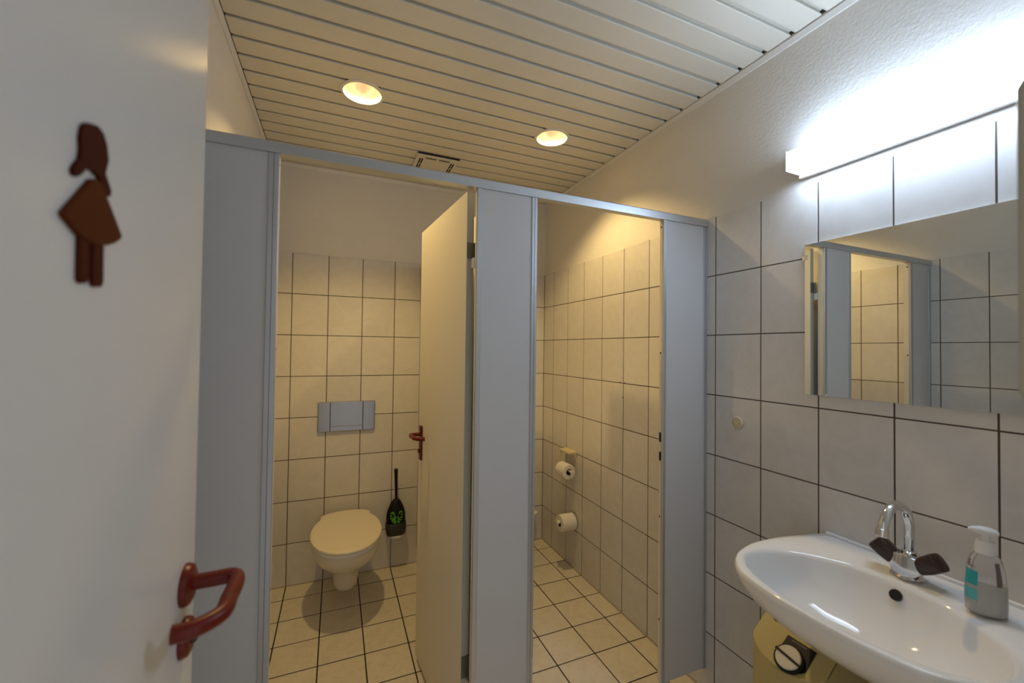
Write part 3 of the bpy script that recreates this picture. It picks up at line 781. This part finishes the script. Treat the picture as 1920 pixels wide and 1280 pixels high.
# ------------------------------------------------------------------ water heater under the basin
t = empty('water_heater', (XR, 0.790, 0.20), 'yellowed ivory water heater with black dial under the wash basin', 'water heater')
HY0, HY1 = 0.686, 0.893
hyc, hw = (HY0+HY1)/2, (HY1-HY0)/2
plan = [(XR-0.0006, HY1), (1.310, HY1), (1.205, HY1)]
for i in range(1, 16):
    a = math.pi*i/16
    plan.append((1.205-0.043*math.sin(a), hyc+hw*math.cos(a)))
plan += [(1.205, HY0), (1.310, HY0), (XR-0.0006, HY0)]
def ztop(x): return min(0.572 + 0.80*(x-1.205), 0.656)
bm = bmesh.new()
loft(bm, [[Vector((x, y, 0.215)) for x, y in plan], [Vector((x, y, 0.20+0.03)) for x, y in plan], [Vector((x, y, ztop(x)-0.0)) for x, y in plan]], True, False)
from_bm('casing', bm, M['heater'], t, smooth=True)
bm = bmesh.new()
tp = [(x, y) for x, y in plan if x < 1.25] 
tp = [(1.310, HY1)] + tp[0:] + [(1.310, HY0)]
loft(bm, [[Vector((x, y, ztop(x)-0.006)) for x, y in tp], [Vector((x, y, ztop(x)+0.003)) for x, y in tp]])
from_bm('control_panel', bm, M['heater'], t, smooth=True, bevel=0.0015)
box('top_cover', 1.311, XR-0.0006, HY0, HY1, 0.640, 0.656, M['heater'], t, bevel=0.002)
# dial on the sloping panel
nrm = Vector((-0.6247, 0, 0.7809))
def on(x, y, h=0.0): return Vector((x, y, 0.572+0.80*(x-1.205)+0.003)) + nrm*h
KX, KY = 1.190, 0.7745
plate = [on(KX+0.046, KY+0.034), on(KX+0.046, KY-0.044), on(KX-0.004, KY-0.044), on(KX-0.020, KY-0.026), on(KX-0.028, KY), on(KX-0.020, KY+0.026), on(KX-0.002, KY+0.036)]
sp = prism('dial_plate', plate, nrm*0.003, M['black'], t, bevel=0.0008)
kn = lathe('dial_ring', on(KX, KY, 0.003), nrm, [(0.038, 0), (0.038, 0.008), (0.034, 0.010)], M['black'], t, n=40)
lathe('dial_knob', on(KX, KY, 0.010), nrm, [(0.0325, 0), (0.0325, 0.005), (0.030, 0.007)], M['knob'], kn, n=40)
c0 = on(KX, KY, 0.0165)
dirv = Vector((0.10, 0.99, 0.08)).normalized(); sd = nrm.cross(dirv).normalized()
prism('pointer_bar', [c0+dirv*0.036+sd*0.0032, c0-dirv*0.036+sd*0.0032, c0-dirv*0.036-sd*0.0032, c0+dirv*0.036-sd*0.0032], nrm*0.004, M['black'], kn, bevel=0.0006)
prism('printed_line', [on(KX+0.041, KY+0.020, 0.0032), on(KX+0.041, KY-0.022, 0.0032), on(KX+0.039, KY-0.022, 0.0032), on(KX+0.039, KY+0.020, 0.0032)], nrm*0.0003, M['ink'], sp, smooth=False)
lathe('pipe_socket', on(1.262, 0.855, -0.002), nrm, [(0.017, 0), (0.017, 0.004), (0.0155, 0.0045)], M['charcoal'], t, n=28)
lathe('pipe_plug', on(1.262, 0.855, -0.001), nrm, [(0.0150, 0), (0.0150, 0.006)], M['ivory'], t, n=28)

# ------------------------------------------------------------------ towel dispenser beside the doorway
t = empty('towel_dispenser', (0.77, YF, 1.376), 'grey-beige paper towel dispenser at the right edge beside the lamp', 'dispenser')
bm = bmesh.new()
pts = [(YF+0.0006, 1.376), (YF+0.128, 1.380), (YF+0.134, 1.392), (YF+0.134, 1.700), (YF+0.120, 1.726), (YF+0.0006, 1.738)]
prism('housing', [(0.630, y, z) for y, z in pts], (0.270, 0, 0), M['dispenser'], t, bevel=0.004)
box('slot', 0.67, 0.86, YF+0.03, YF+0.10, 1.3745, 1.379, M['dark'], t)
lathe('lock', (0.765, YF+0.1335, 1.66), (0, 1, 0), [(0.010, 0), (0.010, 0.003), (0.007, 0.004)], M['key'], t, n=18)
